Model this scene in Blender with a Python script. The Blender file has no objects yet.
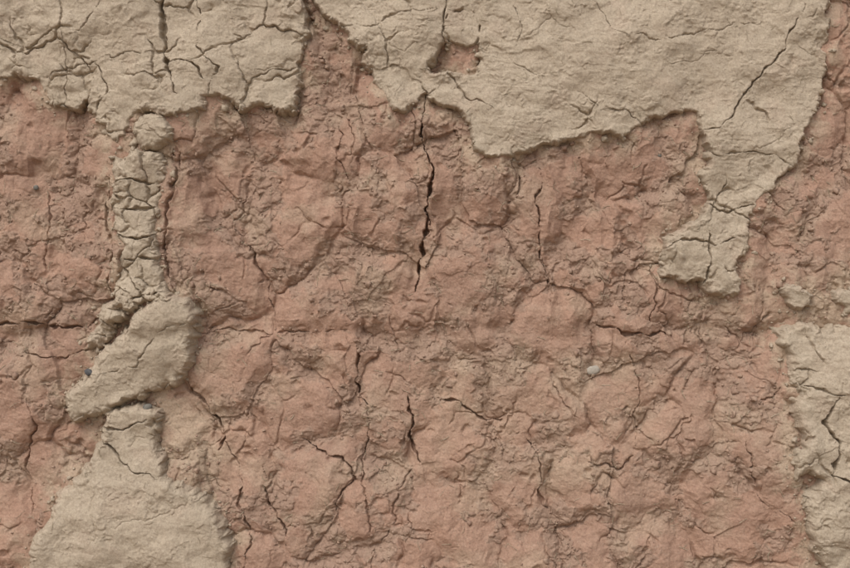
import bpy, math, numpy as np
from mathutils import Vector
S=0.0015; CZ=1.3
F=np.float32
def table(seed): return np.random.default_rng(seed).random((256,256)).astype(F)
def perlin(x,y,seed):
    a=table(seed)*F(2*math.pi); gx=np.cos(a); gy=np.sin(a)
    x0=np.floor(x); y0=np.floor(y); fx=(x-x0).astype(F); fy=(y-y0).astype(F)
    ix=x0.astype(np.int32)&255; iy=y0.astype(np.int32)&255; ix1=(ix+1)&255; iy1=(iy+1)&255
    u=fx*fx*fx*(fx*(fx*6-15)+10); v=fy*fy*fy*(fy*(fy*6-15)+10)
    n00=gx[iy,ix]*fx+gy[iy,ix]*fy
    n10=gx[iy,ix1]*(fx-1)+gy[iy,ix1]*fy
    n01=gx[iy1,ix]*fx+gy[iy1,ix]*(fy-1)
    n11=gx[iy1,ix1]*(fx-1)+gy[iy1,ix1]*(fy-1)
    a0=n00+u*(n10-n00); a1=n01+u*(n11-n01)
    return (a0+v*(a1-a0))*F(1.4)
def fbm(x,y,o,seed,g=0.5):
    s=0;a=1.0
    for i in range(o):
        s=s+a*perlin(x*(2.03**i)+17.3*i,y*(2.03**i)-9.1*i,seed+i); a*=g
    return s
def worley(x,y,seed):
    tx=table(seed); ty=table(seed+1); ti=table(seed+2)
    x0=np.floor(x).astype(np.int32); y0=np.floor(y).astype(np.int32)
    f1=np.full(x.shape,9,F); f2=np.full(x.shape,9,F); cid=np.zeros(x.shape,F)
    for j in(-1,0,1):
        for i in(-1,0,1):
            a=(x0+i)&255; b=(y0+j)&255
            d=np.sqrt((x0+i+tx[b,a]-x)**2+(y0+j+ty[b,a]-y)**2).astype(F)
            c=d<f1
            f2=np.where(c,f1,np.minimum(f2,d)); f1=np.where(c,d,f1); cid=np.where(c,ti[b,a],cid)
    return f1,f2,cid
def ss(a,b,x):
    t=np.clip((x-a)/(b-a),0,1); return t*t*(3-2*t)
def segdist(px,py,ax,ay,bx,by):
    dx=bx-ax; dy=by-ay; t=np.clip(((px-ax)*dx+(py-ay)*dy)/(dx*dx+dy*dy+1e-9),0,1)
    return (px-ax-t*dx)**2+(py-ay-t*dy)**2, t
def polysdf(px,py,poly,pad=40):
    P=np.array(poly,F); out=np.full(px.shape,F(pad))
    m=(px>P[:,0].min()-pad)&(px<P[:,0].max()+pad)&(py>P[:,1].min()-pad)&(py<P[:,1].max()+pad)
    x=px[m];y=py[m]; d=np.full(x.shape,1e9,F); ins=np.zeros(x.shape,bool)
    for k in range(len(P)):
        ax,ay=P[k-1]; bx,by=P[k]
        d=np.minimum(d,segdist(x,y,ax,ay,bx,by)[0])
        c=((ay>y)!=(by>y))
        if by!=ay: ins^= c&(x<(bx-ax)*(y-ay)/(by-ay)+ax)
    d=np.sqrt(d); out[m]=np.minimum(np.where(ins,-d,d),pad); return out
def groove(px,py,line,acc):
    pts,w,dep=line; w=w*0.56; P=np.array(pts,F); pad=w*4+6
    m=(px>P[:,0].min()-pad)&(px<P[:,0].max()+pad)&(py>P[:,1].min()-pad)&(py<P[:,1].max()+pad)
    x=px[m];y=py[m]; best=np.zeros(x.shape,F); n=len(P)-1
    wv=(0.75+1.3*perlin(x/13,y/13,901))
    for k in range(n):
        d2,t=segdist(x,y,P[k][0],P[k][1],P[k+1][0],P[k+1][1])
        s=(k+t)/n; ww=w*np.clip(wv,0.12,1.7)*np.sqrt(np.clip(np.sin(np.pi*np.clip(s,0.02,0.98)),0.08,1))
        q=np.sqrt(d2)/ww
        best=np.maximum(best,dep*(np.clip(1.3-q,0,1))*np.sqrt(np.clip(ww/w,0,1)))
    acc[m]=np.maximum(acc[m],best)

# ---------- wall grid (wall coordinates: 1 unit = 1.5 mm) ----------
def axis(a,b,n0,n1,fine,maxs):
    core=list(np.arange(n0,n1,fine)); lo=[];v=n0;s=fine
    while v>a: s=min(s*1.04,maxs); v-=s; lo.append(v)
    hi=[];v=core[-1];s=fine
    while v<b: s=min(s*1.04,maxs); v+=s; hi.append(v)
    return np.array(lo[::-1]+core+hi,F)
ax=axis(-1000,1850,-25,875,0.64,14); ay=axis(-560,1150,-25,593,0.64,14)
X,Y=np.meshgrid(ax,ay); print('grid',X.shape)

bigx=fbm(X/38,Y/38,2,11)*6; bigy=fbm(X/38,Y/38,2,21)*6
smx=fbm(X/10,Y/10,3,31,0.5); smy=fbm(X/10,Y/10,3,41,0.5)
wx=X+bigx+smx*1.9; wy=Y+bigy+smy*1.9
z1,z2,zc=worley(X/9+smx*.25,Y/8+smy*.25,437)
ex=X+bigx*0.9+smx*2.4; ey=Y+bigy*0.9+smy*2.4
sx_=X+bigx*1.2+fbm(X/14,Y/14,2,36)*2.0; sy_=Y+bigy*1.2+fbm(X/14,Y/14,2,46)*2.0
# ---------- plaster remnants ----------
PA=[(-1100,-700),(-1100,60),(-500,95),(-200,60),(-60,85),(0,80),(20,76),(38,86),(45,104),(60,112),(76,112),(86,106),(96,118),(103,137),(112,145),(124,142),(136,126),(148,116),(165,116),(182,117),(206,116),(212,98),(226,101),(243,113),(262,106),(297,110),(301,82),(308,50),(311,22),(306,0),(303,-40),(300,-700)]
PB=[(316,-700),(310,-40),(312,0),(322,14),(338,26),(352,43),(362,52),(370,72),(376,96),(388,111),(404,116),(420,108),(424,98),(440,108),(462,113),(466,138),(472,154),(487,163),(518,158),(532,150),(560,142),(600,137),(621,143),(640,125),(664,116),(684,112),(696,116),(702,132),(706,150),(699,172),(705,198),(692,219),(666,237),(658,252),(660,278),(681,285),(702,281),(710,297),(731,298),(738,284),(734,268),(747,250),(750,226),(757,205),(776,183),(796,162),(808,140),(820,110),(829,62),(827,22),(831,4),(832,-30),(850,-120),(840,-700)]
HB=[(444,44),(460,52),(476,46),(480,60),(474,74),(455,70),(434,72),(430,64)]
PSTEM=[(112,152),(124,157),(138,148),(158,150),(168,160),(168,190),(163,222),(162,250),(168,284),(176,296),(150,302),(134,312),(118,310),(114,290),(117,268),(117,235),(112,200)]
PN=[(135,122),(148,112),(167,113),(180,126),(176,145),(160,153),(144,151),(133,138)]
PD=[(146,303),(172,292),(190,296),(201,312),(198,340),(194,366),(175,386),(148,394),(120,408),(92,420),(74,424),(63,411),(67,394),(84,374),(96,352),(122,334),(136,316)]
PD2=[(100,304),(122,298),(128,318),(118,334),(100,350),(86,354),(84,340),(100,326)]
PE=[(104,412),(140,402),(160,408),(160,440),(168,474),(196,489),(226,512),(233,544),(232,575),(260,640),(300,800),(330,1200),(-100,1200),(-60,800),(10,650),(28,575),(30,545),(46,520),(60,490),(86,462),(100,440)]
PF=[(776,326),(800,318),(824,326),(850,322),(900,310),(1000,330),(1200,300),(1850,320),(1850,1200),(900,1200),(860,700),(822,600),(818,565),(804,530),(800,496),(818,482),(806,470),(786,480),(782,462),(800,440),(786,410),(796,392),(784,366),(775,345)]
PG=[(780,288),(795,284),(812,292),(808,308),(790,312)]
PH=[(830,292),(842,286),(862,290),(866,306),(848,314),(832,306)]
sd=np.full(X.shape,F(40)); 
def add(p,warp=1.0):
    global sd
    s=polysdf(X+(ex-X)*warp,Y+(ey-Y)*warp,p)
    s=np.where(s<39,s+(zc-0.5)*4.0*ss(0,0.3,z2-z1),s); sd=np.minimum(sd,s); return s
sA=add(PA);sB=add(PB,0.9);sS=add(PSTEM,0.95);sN=add(PN,0.7);sD=add(PD,0.6);sD2=add(PD2);sE=add(PE,0.8);sF=add(PF);sG=np.minimum(add(PG),add(PH))
sd=np.maximum(sd,-polysdf(ex,ey,HB))
leftA=np.exp(-(((X-85)/60)**2+((Y-80)/38)**2))
frag=np.clip(ss(6,-6,sA)*(0.5+0.5*leftA)+ss(6,-6,sS)*1.0+ss(6,-6,sD2)*.9+ss(6,-6,sN)*.2+ss(6,-6,sD)*0.02+ss(6,-6,sE)*0.02+ss(6,-6,sF)*0.3,0,1)
frag=np.maximum(frag,ss(6,-6,sB)*np.clip(0.10+ss(170,225,Y)*0.65+0.25*ss(120,40,np.abs(X-395)),0,1))

# ---------- base relief ----------
L=fbm(X/260,Y/260,3,51)*11+fbm(X/110,Y/140,2,61)*6
L=L+ss(170,330,Y)*4-4*np.exp(-((Y-332-fbm(X/60,Y*0,3,66)*9)/9)**2)
# ---------- clay: weathered skin over crumbly, eroded clods ----------
def dome(f,k=1.0): return 1-np.clip(f,0,1.1)**2*k
r1,r2,rc=worley(sx_/74+0.3,sy_/92+0.1,71)
q1,q2,qc=worley(sx_/36+5.3,sy_/38+2.1,81)
t1,t2,tc_=worley(wx/15+5.3,wy/14.5+2.1,84)
c1,c2,cc=worley(wx/6.8,wy/6.0,131)
d1,d2,dc=worley(X/3.4+smx*0.4,Y/3.0+smy*0.4,135)
qsel=ss(-0.15,0.45,fbm(X/80,Y/80,2,86))
er=fbm(X/58,Y/48,5,91,0.66)+0.45*(0.5-ss(0,0.5,r2-r1))+0.25*(0.5-ss(0,.5,q2-q1))+0.14*ss(340,290,Y)-0.05
rough=ss(-0.02,0.26,er)
vr=1-np.abs(fbm(sx_/44,sy_/300,3,101,.4))*1.8
crev=np.clip(1.2-(r2-r1)/0.06,0,1)*ss(-.05,.35,fbm(X/60,Y/60,2,88))*3.2+np.clip(1.2-(q2-q1)/0.07,0,1)*ss(.15,.5,fbm(X/50,Y/50,2,89))*2.4
clay=L+(ss(0,0.42,r2-r1)-0.7)*5.5+(rc-0.5)*5.5+(dome(q1)*4.6+(qc-0.5)*2.6-2.4)*qsel+vr*4.0*ss(380,300,Y)+vr*1.0+fbm(X/50,Y/58,3,111,0.42)*3.8
skin=fbm(X/20,Y/19,4,112,0.48)*1.3+(1-d1)*dc*0.45+dome(c1)*cc*0.45
ero=-3.2+dome(t1)*2.8+(tc_-0.5)*2.4+dome(c1)*cc*2.3+(1-d1)*dc*1.2
clay=clay+skin*(1-rough)+ero*rough+fbm(X/4.5,Y/4.2,2,141,0.6)*0.3
p1,p2,pc=worley(wx/19+3,wy/19,151)
clay=clay-ss(0.30,0.05,p1)*(pc>0.88)*3.0
cl=[
([(426,98),(421,135),(430,168),(429,200),(430,226)],3.0,16),
([(430,214),(423,240),(420,262),(418,288)],4.4,18),
([(424,70),(425,100)],2,10),
([(541,170),(536,200),(544,235),(546,265),(551,306)],1.7,8),
([(514,158),(519,182),(521,200)],1.8,8),
([(232,228),(247,244),(254,262),(266,280),(275,322)],1.7,7),
([(-20,322),(20,326),(55,329),(100,322)],2.6,8),
([(196,334),(240,331),(300,334),(352,330)],1.8,4),
([(600,326),(632,334),(668,335)],2.8,8),
([(357,334),(361,360),(359,382),(368,404)],3.4,10),
([(368,404),(366,440),(362,480),(372,520),(368,600)],1.8,5),
([(408,392),(412,415),(411,440),(419,464)],3.6,13),
([(416,398),(440,396),(462,402),(476,416),(500,425)],2.8,8),
([(526,430),(540,462),(541,490),(553,520),(560,548),(571,575)],2.1,6),
([(300,436),(316,452),(345,460),(355,478),(337,497),(326,520)],2.0,8),
([(262,468),(268,498),(284,520),(288,548)],2.2,8),
([(184,380),(196,398),(214,414),(222,440),(216,452)],2.7,9),
([(222,445),(240,470),(238,500),(250,530),(246,580)],2.0,6),
([(340,110),(338,150),(346,182)],1.3,4),
([(628,340),(640,380),(634,420),(640,450)],1.4,4),
([(590,462),(620,470),(634,455)],1.9,5),
([(743,440),(748,470),(760,500),(800,520)],1.6,5),
([(750,400),(772,395),(780,380)],1.6,5),
([(45,180),(50,215),(40,250),(48,280)],1.4,4),
([(20,350),(60,360),(90,352)],2.0,6),
([(28,395),(36,430),(20,470),(30,520)],1.8,6),
([(175,150),(172,200),(168,250),(174,290)],2.8,7),
([(110,160),(107,210),(111,260),(110,290)],2.8,7),
([(652,270),(656,300),(650,326)],1.8,6),
([(380,545),(400,520),(396,490),(410,470)],1.7,5),
]
g=np.zeros(X.shape,F)
for c in cl: groove(wx,wy,c,g)
k1,k2,kc=worley((wx+fbm(X/20,Y/20,3,171)*6)/66,(wy+fbm(X/20,Y/20,3,181)*6)/86,191)
hair=np.clip(1.3-(k2-k1)*36/1.0,0,1)*ss(0.2,0.5,fbm(X/90,Y/90,2,201))*3.0
clay=clay-np.maximum(np.maximum(g,hair),crev)
clay=clay-20*ss(-3,-12,sd)
# ---------- plaster surface ----------
f1,f2,fi=worley((X+(wx-X)*1.2)/58+0.7,(Y+(wy-Y)*1.2)/48+0.2,211)
gate=fbm(X/70,Y/70,2,221)+frag*1.3-0.65
fr=np.clip(1.4-(f2-f1)*28/0.8,0,1)*ss(-0.1,0.3,gate)*3.8
e1,e2,ei=worley((X+(wx-X)*1.1)/24+0.7,(Y+(wy-Y)*1.1)/20+0.2,231)
eg=ss(0.0,0.3,fbm(X/45,Y/45,2,241)+frag*1.1-0.95)
fr2=np.clip(1.4-(e2-e1)*10/0.8,0,1)*eg*2.4*ss(-.5,.3,fbm(X/16,Y/16,2,246))
h1,h2,hi_=worley((X+(wx-X)*1.6)/140+0.1,(Y+(wy-Y)*1.6)/100+0.6,251)
fr3=np.clip(1.4-(h2-h1)*60/0.7,0,1)*ss(0.0,0.4,fbm(X/60,Y/60,2,261))*1.2
pg=np.zeros(X.shape,F)
pcl=[([(165,-30),(168,20),(163,50),(170,78),(182,98)],3.2,13),
([(806,6),(790,30),(772,62),(750,84),(733,112),(718,128),(703,130)],1.9,7),
([(448,-10),(444,20),(443,45)],1.8,7),([(425,70),(440,68),(450,78),(472,100),(500,108)],1.5,4),
([(345,28),(370,30),(400,14),(440,6)],1.2,3.5),
([(703,150),(730,156),(752,152),(790,164)],1.4,4),([(700,200),(725,214),(750,208)],1.9,7),
([(706,228),(712,250),(704,285)],1.9,7),([(662,246),(690,240),(715,246),(745,240)],1.7,6),
([(84,374),(112,372),(140,366),(154,342),(168,322),(196,320)],1.0,2.8),
([(96,440),(118,452),(134,470),(160,476)],1.8,7),([(100,425),(120,432),(150,420)],1.9,7),
([(830,400),(818,420),(835,445),(826,470),(850,478)],2.8,10),([(788,376),(812,392),(836,398)],1.8,6),
([(116,180),(140,185),(166,180)],2.2,7),([(114,208),(140,214),(164,210)],2.2,7),([(116,234),(138,238),(162,234)],2.2,7),([(118,262),(140,258),(166,264)],2.2,7),
([(134,296),(150,292),(168,290)],1.8,7),
([(134,124),(148,115),(165,113),(178,118)],2.4,9),([(134,138),(144,151),(158,153),(175,147)],2.2,8),
([(0,40),(30,46),(60,30),(84,34),(100,0)],1.4,4.5),([(45,80),(70,66),(110,60),(163,50)],1.4,4.5),([(60,30),(70,66),(62,110)],1.3,4.5),([(100,62),(108,90),(98,115)],1.4,5),
([(212,100),(222,70),(200,48),(205,20),(190,-10)],1.4,5),([(168,62),(195,66),(210,80)],1.8,7),([(240,110),(246,86),(270,70),(305,66)],1.3,4.5),
([(505,-10),(520,24),(515,60),(540,80)],0.9,2.6),([(590,-5),(610,30),(660,44),(700,30),(790,20)],0.9,2.6),([(640,124),(628,112),(600,108),(580,96)],1.1,3.2)]
for c in pcl: groove(X+(wx-X)*0.9,Y+(wy-Y)*0.9,c,pg)
cr=np.sqrt((wx-462)**2+((wy-30)*0.9)**2)
pg=np.maximum(pg,np.clip(1.3-np.abs(cr-17)/1.2,0,1)*6*ss(-.4,.2,fbm(X/14,Y/14,2,263)))
bulky=ss(8,-2,np.minimum.reduce([sD,sE,sS,sN,sD2,sF]))
er_=5.0+5.5*bulky
edge=np.clip((-sd)/er_,-0.5,1)
prof=np.where(edge>0,np.clip(1-(1-edge)**2.2,0,1)**0.62,edge*1.6)
thick=14.5+fbm(X/100,Y/100,2,271)*3.5+4.0*ss(6,-8,np.minimum(sD,sE))-1.5*ss(6,-2,sS)
rim=ss(-2-18*ss(-0.1,0.6,fbm(X/30,Y/26,4,275,.5)),-0.5,sd)
fl=fbm(sx_/150,wy/75,3,291,0.45)*2.2
flake=(np.floor(fl)+ss(0.0,0.22,fl-np.floor(fl)))*1.3*ss(-.2,.3,fbm(X/80,Y/80,2,298))
trow=fbm((X+Y*0.10)/60,(Y-X*0.08)/3.6,3,281,0.55)*ss(-.3,.4,fbm(X/70,Y/50,2,285))
bul=10*np.exp(-(((X-155)/38)**2+((Y-345)/42)**2))+8*np.exp(-(((X-130)/75)**2+((Y-520)/55)**2))+9*np.exp(-(((X-845)/45)**2+((Y-370)/45)**2))+7*np.exp(-(((X-840)/35)**2+((Y-525)/45)**2))+3.5*np.exp(-((X-140)/14)**2)*ss(8,-2,sS)
smoothz=ss(5,-5,np.minimum(sD,sE))
grain=ss(-0.15,0.45,fbm(X/36,Y/30,5,296,.65))
plast=L+prof*thick-2+bul+fbm(X/66,Y/58,3,301,0.42)*5.5+flake*(1-smoothz)+trow*0.42*ss(0.9,0.2,frag)*(1-smoothz)+fbm(X/20,Y/17,3,315,.5)*1.3
plast=plast+grain*(dome(c1)*cc*1.4+(1-d1)*dc*1.0-0.9)+(1-d1)*dc*0.3
plast=plast-rim*(2.8-dome(t1)*3.2-(tc_-.5)*3.6-dome(c1)*cc*1.6)
plast=plast+(fi-0.5)*5*np.clip(frag*1.3,0,1)+(ei-0.5)*3.8*eg+(dome(f1)-.6)*5.0*frag+(dome(e1)-.6)*6.0*eg
plast=plast-np.maximum.reduce([fr,fr2,fr3,pg])
bd=np.minimum.reduce([X-ax[0],ax[-1]-X,Y-ay[0],ay[-1]-Y])
clay=np.where(bd<1,-60,clay); plast=np.where(bd<20,-62,plast)
clay=np.maximum(clay,-60)
dispx=fbm(X/11,Y/11,2,331)*1.3; dispy=fbm(X/11,Y/11,2,341)*1.3

def build(name,H,mask,attrs,mat,parent=None):
    ny,nx=X.shape
    used=np.ones((ny,nx),bool) if mask is None else mask
    fm=used[:-1,:-1]&used[1:,:-1]&used[:-1,1:]&used[1:,1:]
    idx=np.arange(ny*nx).reshape(ny,nx)
    a=idx[:-1,:-1][fm];b=idx[1:,:-1][fm];c=idx[1:,1:][fm];d=idx[:-1,1:][fm]
    q=np.stack([a,b,c,d],1).ravel()
    flag=np.zeros(ny*nx,bool); flag[q]=True; u=np.flatnonzero(flag); mp=np.cumsum(flag)-1; inv=mp[q]
    co=np.stack([(X.ravel()[u]+dispx.ravel()[u]-425)*S,-H.ravel()[u]*S,CZ+(284-Y.ravel()[u]-dispy.ravel()[u])*S],1).astype(F)
    me=bpy.data.meshes.new(name); me.vertices.add(len(u)); me.vertices.foreach_set('co',co.ravel())
    me.loops.add(len(q)); me.loops.foreach_set('vertex_index',inv.astype(np.int32))
    me.polygons.add(len(q)//4); me.polygons.foreach_set('loop_start',np.arange(0,len(q),4,dtype=np.int32))
    for k,v in attrs.items():
        at=me.attributes.new(k,'FLOAT','POINT'); at.data.foreach_set('value',v.ravel()[u].astype(F))
    me.update(calc_edges=True); me.shade_smooth()
    me.materials.append(mat); ob=bpy.data.objects.new(name,me); bpy.context.collection.objects.link(ob)
    if parent: ob.parent=parent
    return ob

# ---------- materials ----------
def newmat(n):
    m=bpy.data.materials.new(n); m.use_nodes=True; nt=m.node_tree; b=nt.nodes['Principled BSDF']
    b.inputs['Roughness'].default_value=1.0; b.inputs['Specular IOR Level'].default_value=0.03
    return m,nt,b
def nz(nt,scale,det=6,rough=0.6,vec=None):
    n=nt.nodes.new('ShaderNodeTexNoise'); n.inputs['Scale'].default_value=scale; n.inputs['Detail'].default_value=det; n.inputs['Roughness'].default_value=rough
    nt.links.new(vec,n.inputs['Vector']); return n.outputs['Fac']
def ramp(nt,src,lo,hi):
    r=nt.nodes.new('ShaderNodeMapRange'); r.inputs[1].default_value=lo; r.inputs[2].default_value=hi; nt.links.new(src,r.inputs[0]); return r.outputs[0]
def mixc(nt,fac,a,b,mode='MIX'):
    m=nt.nodes.new('ShaderNodeMix'); m.data_type='RGBA'; m.blend_type=mode
    for s,v in((m.inputs[0],fac),(m.inputs[6],a),(m.inputs[7],b)):
        if isinstance(v,(tuple,float,int)): s.default_value=(*v,1) if isinstance(v,tuple) else v
        else: nt.links.new(v,s)
    return m.outputs[2]
def math_(nt,op,a,b):
    m=nt.nodes.new('ShaderNodeMath'); m.operation=op
    for s,v in((m.inputs[0],a),(m.inputs[1],b)):
        if isinstance(v,(float,int)): s.default_value=v
        else: nt.links.new(v,s)
    return m.outputs[0]
def attr(nt,n):
    a=nt.nodes.new('ShaderNodeAttribute'); a.attribute_name=n; return a.outputs['Fac']
def bumps(nt,b,vec,items):
    prev=None
    for sc,dist,st in items:
        bp=nt.nodes.new('ShaderNodeBump'); bp.inputs['Distance'].default_value=dist; bp.inputs['Strength'].default_value=st
        nt.links.new(nz(nt,sc,3,0.65,vec),bp.inputs['Height'])
        if prev: nt.links.new(prev,bp.inputs['Normal'])
        prev=bp.outputs[0]
    nt.links.new(prev,b.inputs['Normal'])
def earth(name,c0,c1,c2,c3,dustc):
    m,nt,b=newmat(name); tc=nt.nodes.new('ShaderNodeTexCoord').outputs['Object']
    base=mixc(nt,ramp(nt,nz(nt,7,4,0.6,tc),0.38,0.62),c0,c1)
    base=mixc(nt,math_(nt,'MULTIPLY',ramp(nt,nz(nt,38,5,0.7,tc),0.45,0.68),0.6),base,c2)
    base=mixc(nt,math_(nt,'MULTIPLY',attr(nt,'rough'),0.65),base,c3)
    base=mixc(nt,attr(nt,'dust'),base,dustc)
    g1=ramp(nt,nz(nt,300,4,0.75,tc),0.3,0.7)
    base=mixc(nt,0.7,base,mixc(nt,g1,(0.70,0.69,0.68),(1.28,1.29,1.30)),'MULTIPLY')
    sp=ramp(nt,nz(nt,620,1,0.5,tc),0.66,0.72)
    base=mixc(nt,math_(nt,'MULTIPLY',sp,0.35),base,(0.48,0.41,0.33))
    sp2=ramp(nt,nz(nt,450,1,0.5,tc),0.34,0.29)
    base=mixc(nt,math_(nt,'MULTIPLY',sp2,0.4),base,(0.11,0.078,0.06))
    nt.links.new(base,b.inputs['Base Color'])
    bumps(nt,b,tc,[(360,0.0013,0.7)])
    return m
DC=(0.41,0.316,0.23)
mclay=earth('red_clay',(0.36,0.218,0.157),(0.305,0.187,0.137),(0.395,0.26,0.192),(0.285,0.196,0.148),DC)
mplas=earth('tan_mud_plaster',(0.42,0.345,0.26),(0.377,0.308,0.231),(0.455,0.38,0.29),(0.368,0.30,0.226),(0.392,0.288,0.218))
near=ss(26,0,sd)
dust=np.clip(near*ss(-0.1,0.5,fbm(X/22,Y/22,4,351,.6)+0.12)*0.7,0,1)
zone=np.exp(-(((X-188)/42)**2+((Y-440)/48)**2))*1.0+np.exp(-(((X-800)/50)**2+((Y-300)/30)**2))*0.6+np.exp(-(((X-590)/120)**2+((Y-430)/80)**2))*0.25+np.exp(-(((X-460)/60)**2+((Y-400)/60)**2))*0.3+np.exp(-(((X-790)/30)**2+((Y-440)/40)**2))*0.6
dust=np.clip(dust+zone*(0.7+0.6*fbm(X/25,Y/25,3,361))+0.10+0.35*ss(0.0,0.7,fbm(X/50,Y/50,4,371)),0,0.85)
wall=build('adobe_wall',clay,None,{'rough':rough,'dust':dust},mclay)
pm=(sd<2.6)&(bd>16)
prough=np.clip(ss(-7,0,sd)*0.4+0.5*grain+rim*.4,0,1)
pdust=np.clip(0.4*ss(-10,2,sd)*ss(-.1,.4,fbm(X/18,Y/18,3,391))+0.2*ss(0.2,0.7,fbm(X/40,Y/40,4,395)),0,1)
groups=[np.minimum.reduce([sA,sS,sN]),sB,np.minimum(sD,sD2),sE,np.minimum(sF,sG)]
# each point belongs to its nearest remnant only, so remnants butt and never overlap
lab=np.stack(groups).argmin(0)
for gi,G in enumerate(groups):
    own=lab==gi; grow=own.copy(); grow[1:]|=own[:-1]; grow[:,1:]|=own[:,:-1]; grow[1:,1:]|=own[:-1,:-1]
    build('mud_plaster',plast,pm&grow,{'rough':prough,'dust':pdust},mplas)

# ---------- wall core, ground ----------
import bmesh
def box(name,x0,x1,y0,y1,z0,z1,mat,parent=None):
    bm=bmesh.new(); bmesh.ops.create_cube(bm,size=1)
    for v in bm.verts: v.co=Vector(((x0+x1)/2+v.co.x*(x1-x0),(y0+y1)/2+v.co.y*(y1-y0),(z0+z1)/2+v.co.z*(z1-z0)))
    bmesh.ops.bevel(bm,geom=bm.edges[:],offset=0.02,segments=2,affect='EDGES')
    me=bpy.data.meshes.new(name); bm.to_mesh(me); bm.free(); me.materials.append(mat)
    o=bpy.data.objects.new(name,me); bpy.context.collection.objects.link(o); o.parent=parent; return o
box('wall_core',(ax[0]-435)*S,(ax[-1]-415)*S,0.07,0.5,-0.1,CZ+(284-ay[0])*S+0.01,mclay,wall)
mg,nt,b=newmat('dry_earth'); tc=nt.nodes.new('ShaderNodeTexCoord').outputs['Object']
nt.links.new(mixc(nt,nz(nt,2,8,0.6,tc),(0.28,0.21,0.15),(0.38,0.30,0.22)),b.inputs['Base Color']); bumps(nt,b,tc,[(9,0.03,0.6),(90,0.006,0.6)])
n=121; gx=np.sign(np.linspace(-1,1,n))*np.abs(np.linspace(-1,1,n))**4*300
gv=[(x,y,0.02*math.sin(x*1.7)*math.cos(y*1.3)) for y in gx for x in gx]
gf=[(j*n+i,j*n+i+1,(j+1)*n+i+1,(j+1)*n+i) for j in range(n-1) for i in range(n-1)]
me=bpy.data.meshes.new('ground'); me.from_pydata(gv,[],gf); me.materials.append(mg); bpy.context.collection.objects.link(bpy.data.objects.new('ground',me))

# ---------- height lookup ----------
top=np.where(pm,np.maximum(clay,plast),clay)
def look(x,y,A=None):
    A=top if A is None else A
    return A[np.clip(np.searchsorted(ay,y),0,len(ay)-1),np.clip(np.searchsorted(ax,x),0,len(ax)-1)]
def W(x,y,h): return np.stack([(x-425)*S,-h*S,CZ+(284-y)*S],-1)
def rawmesh(name,V,Fc,mat,smooth=True):
    me=bpy.data.meshes.new(name); k=Fc.shape[1]; me.vertices.add(len(V)); me.vertices.foreach_set('co',V.astype(F).ravel())
    me.loops.add(Fc.size); me.loops.foreach_set('vertex_index',Fc.ravel().astype(np.int32))
    me.polygons.add(len(Fc)); me.polygons.foreach_set('loop_start',np.arange(0,Fc.size,k,dtype=np.int32))
    me.update(calc_edges=True)
    if smooth: me.shade_smooth()
    else: me.shade_flat()
    me.materials.append(mat); o=bpy.data.objects.new(name,me); bpy.context.collection.objects.link(o); return o
bm=bmesh.new(); bmesh.ops.create_icosphere(bm,subdivisions=2,radius=1); bm.verts.ensure_lookup_table()
IV=np.array([v.co[:] for v in bm.verts]); IF=np.array([[v.index for v in f.verts] for f in bm.faces]); bm.free()
rng=np.random.default_rng(5)
def simple(name,c0,c1,sc):
    m,nt,b=newmat(name); tc=nt.nodes.new('ShaderNodeTexCoord').outputs['Object']
    nt.links.new(mixc(nt,ramp(nt,nz(nt,sc,3,0.6,tc),0.35,0.65),c0,c1),b.inputs['Base Color']); bumps(nt,b,tc,[(500,0.001,0.6)]); return m
def crumbs(name,N,cap,prob,gam,rmax,mat,X0=-300,X1=1150):
    x=rng.uniform(X0,X1,N); y=rng.uniform(-200,800,N)
    k=rng.random(N)<prob(x,y); x=x[k][:cap];y=y[k][:cap]; n=len(x)
    r=np.minimum(0.5+rng.gamma(1.2,gam,n),rmax)
    V=IV[None]*(1+0.28*rng.standard_normal((n,len(IV),1)))*r[:,None,None]*rng.uniform(0.6,1.25,(n,1,3))
    c=np.stack([x,-(look(x,y)+r*0.05),-y],-1); V=V+c[:,None]
    V=np.stack([(V[...,0]-425)*S,V[...,1]*S,CZ+(284+V[...,2])*S],-1).reshape(-1,3)
    rawmesh(name,V,(IF[None]+np.arange(n)[:,None,None]*len(IV)).reshape(-1,3),mat)
crumbs('clay_crumbs',70000,13000,lambda x,y:(look(x,y,rough)*0.28+0.01)*(look(x,y,sd)>-1),0.5,3.4,simple('crumb_clay',(0.28,0.182,0.135),(0.385,0.275,0.205),120))
crumbs('plaster_crumbs',60000,4500,lambda x,y:0.26*(np.abs(look(x,y,sd)-2)<6)+0.35*(((x-142)/30)**2+((y-296)/14)**2<1),0.6,4.2,simple('crumb_plaster',(0.355,0.285,0.213),(0.44,0.362,0.275),120))
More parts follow.
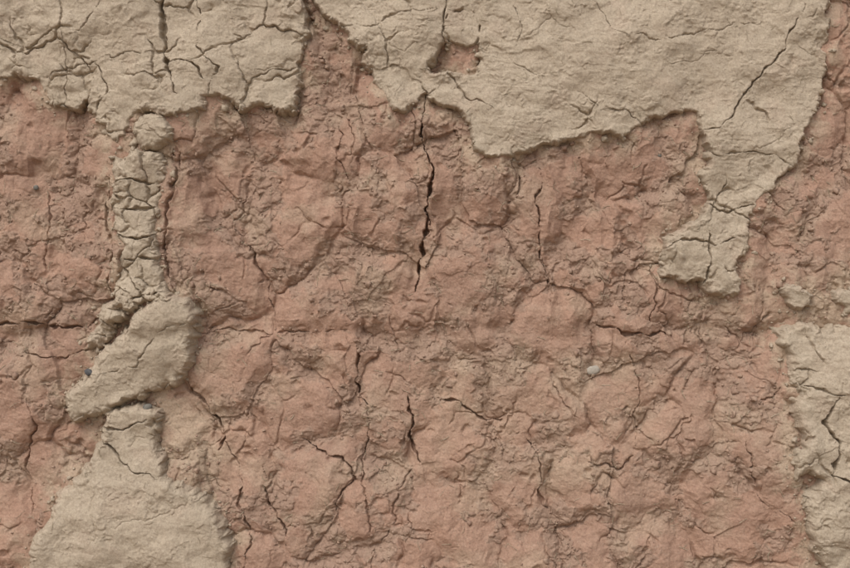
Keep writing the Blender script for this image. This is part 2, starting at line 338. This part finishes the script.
# straw fibres
N=9000; x=rng.uniform(-200,1050,N); y=rng.uniform(-120,700,N)
k=rng.random(N)<(0.12+0.4*look(x,y,rough)*(look(x,y,sd)>0)+0.3*(np.abs(look(x,y,sd))<8)); x=x[k][:2600];y=y[k][:2600];n=len(x)
ang=rng.uniform(0,2*np.pi,n); ln=rng.uniform(3,13,n); cur=rng.normal(0,0.6,n); M=6
Vs=[];Fs=[]
for i in range(n):
    t=np.linspace(-.5,.5,M); a=ang[i]+cur[i]*t; px=x[i]+np.cumsum(np.cos(a))*ln[i]/M; py=y[i]+np.cumsum(np.sin(a))*ln[i]/M
    h=look(px,py)
    if (h.max()-h.min())<3: h=h*0.5+h.max()*0.5
    h=h+0.25+rng.uniform(0,1.2)*np.abs(t*2); rr=rng.uniform(0.16,0.34)
    nxp=-np.sin(a);nyp=np.cos(a)
    for kk in range(3):
        th=kk*2*np.pi/3; Vs.append(W(px+nxp*rr*math.cos(th),py+nyp*rr*math.cos(th),h+rr*math.sin(th)))
    o=i*3*M
    for s in range(M-1):
        for kk in range(3):
            k2_=(kk+1)%3; Fs.append((o+kk*M+s,o+kk*M+s+1,o+k2_*M+s+1,o+k2_*M+s))
rawmesh('straw_fibres',np.concatenate(Vs),np.array(Fs),simple('dry_straw',(0.48,0.41,0.30),(0.30,0.24,0.165),200))
# pebbles
def pebble(x,y,rx,ry,rz,mat,rot=0):
    d=1+0.12*np.sin(IV[:,0]*3.1+x)+0.10*np.cos(IV[:,1]*2.7+y)+0.05*rng.standard_normal(len(IV))
    v=IV*d[:,None]*[rx,rz,ry]; ca,sa=math.cos(rot),math.sin(rot)
    vx=v[:,0]*ca-v[:,2]*sa; vz=v[:,0]*sa+v[:,2]*ca
    h=float(look(np.array([x]),np.array([y]))[0])
    P=np.stack([(x-425+vx)*S,-(h+rz*0.2+v[:,1])*S,CZ+(284-y+vz)*S],1)
    rawmesh('pebble',P,IF,mat)
mw=simple('pale_stone',(0.43,0.385,0.325),(0.34,0.30,0.25),200); mb=simple('dark_grey_stone',(0.085,0.085,0.088),(0.13,0.13,0.13),300); mgn=simple('grey_stone',(0.2,0.185,0.16),(0.14,0.135,0.12),300)
pebble(595,371,6.2,5.0,2.0,mw,0.2)
pebble(91,372,4.8,3.4,2,mb,-0.3);pebble(148,407,4.8,3.8,3,mgn,0.5);pebble(33,187,3,2.6,2,mgn);pebble(660,155,2.4,2,1.6,mgn)

# ---------- light: overcast, brighter from upper left ----------
w=bpy.data.worlds.new('World'); bpy.context.scene.world=w; w.use_nodes=True; nt=w.node_tree
sky=nt.nodes.new('ShaderNodeTexSky'); sky.sky_type='NISHITA'; sky.sun_disc=False
elev,az=math.radians(48),math.radians(-24)
sky.sun_elevation=elev
sx,sy,sz=math.sin(az)*math.cos(elev),-math.cos(az)*math.cos(elev),math.sin(elev)
sky.sun_rotation=math.atan2(sx,sy); sky.dust_density=4
hs=nt.nodes.new('ShaderNodeHueSaturation'); hs.inputs['Saturation'].default_value=0.35
nt.links.new(sky.outputs[0],hs.inputs['Color']); nt.links.new(hs.outputs[0],nt.nodes['Background'].inputs[0]); nt.nodes['Background'].inputs[1].default_value=0.15
sl=bpy.data.lights.new('sun','SUN'); sl.energy=1.3; sl.angle=math.radians(38); sl.color=(1,0.96,0.91)
so=bpy.data.objects.new('sun',sl); so.rotation_euler=Vector((sx,sy,sz)).to_track_quat('Z','Y').to_euler(); bpy.context.collection.objects.link(so)
cam=bpy.data.cameras.new('camera'); cam.lens=50; cam.sensor_width=36; cam.clip_end=2000
co=bpy.data.objects.new('camera',cam); co.location=(0,-850*S*50/36-0.01,CZ); co.rotation_euler=(math.pi/2,0,0); bpy.context.collection.objects.link(co)
sc=bpy.context.scene; sc.camera=co; sc.view_settings.view_transform='Standard'; sc.view_settings.look='None'; sc.view_settings.exposure=0
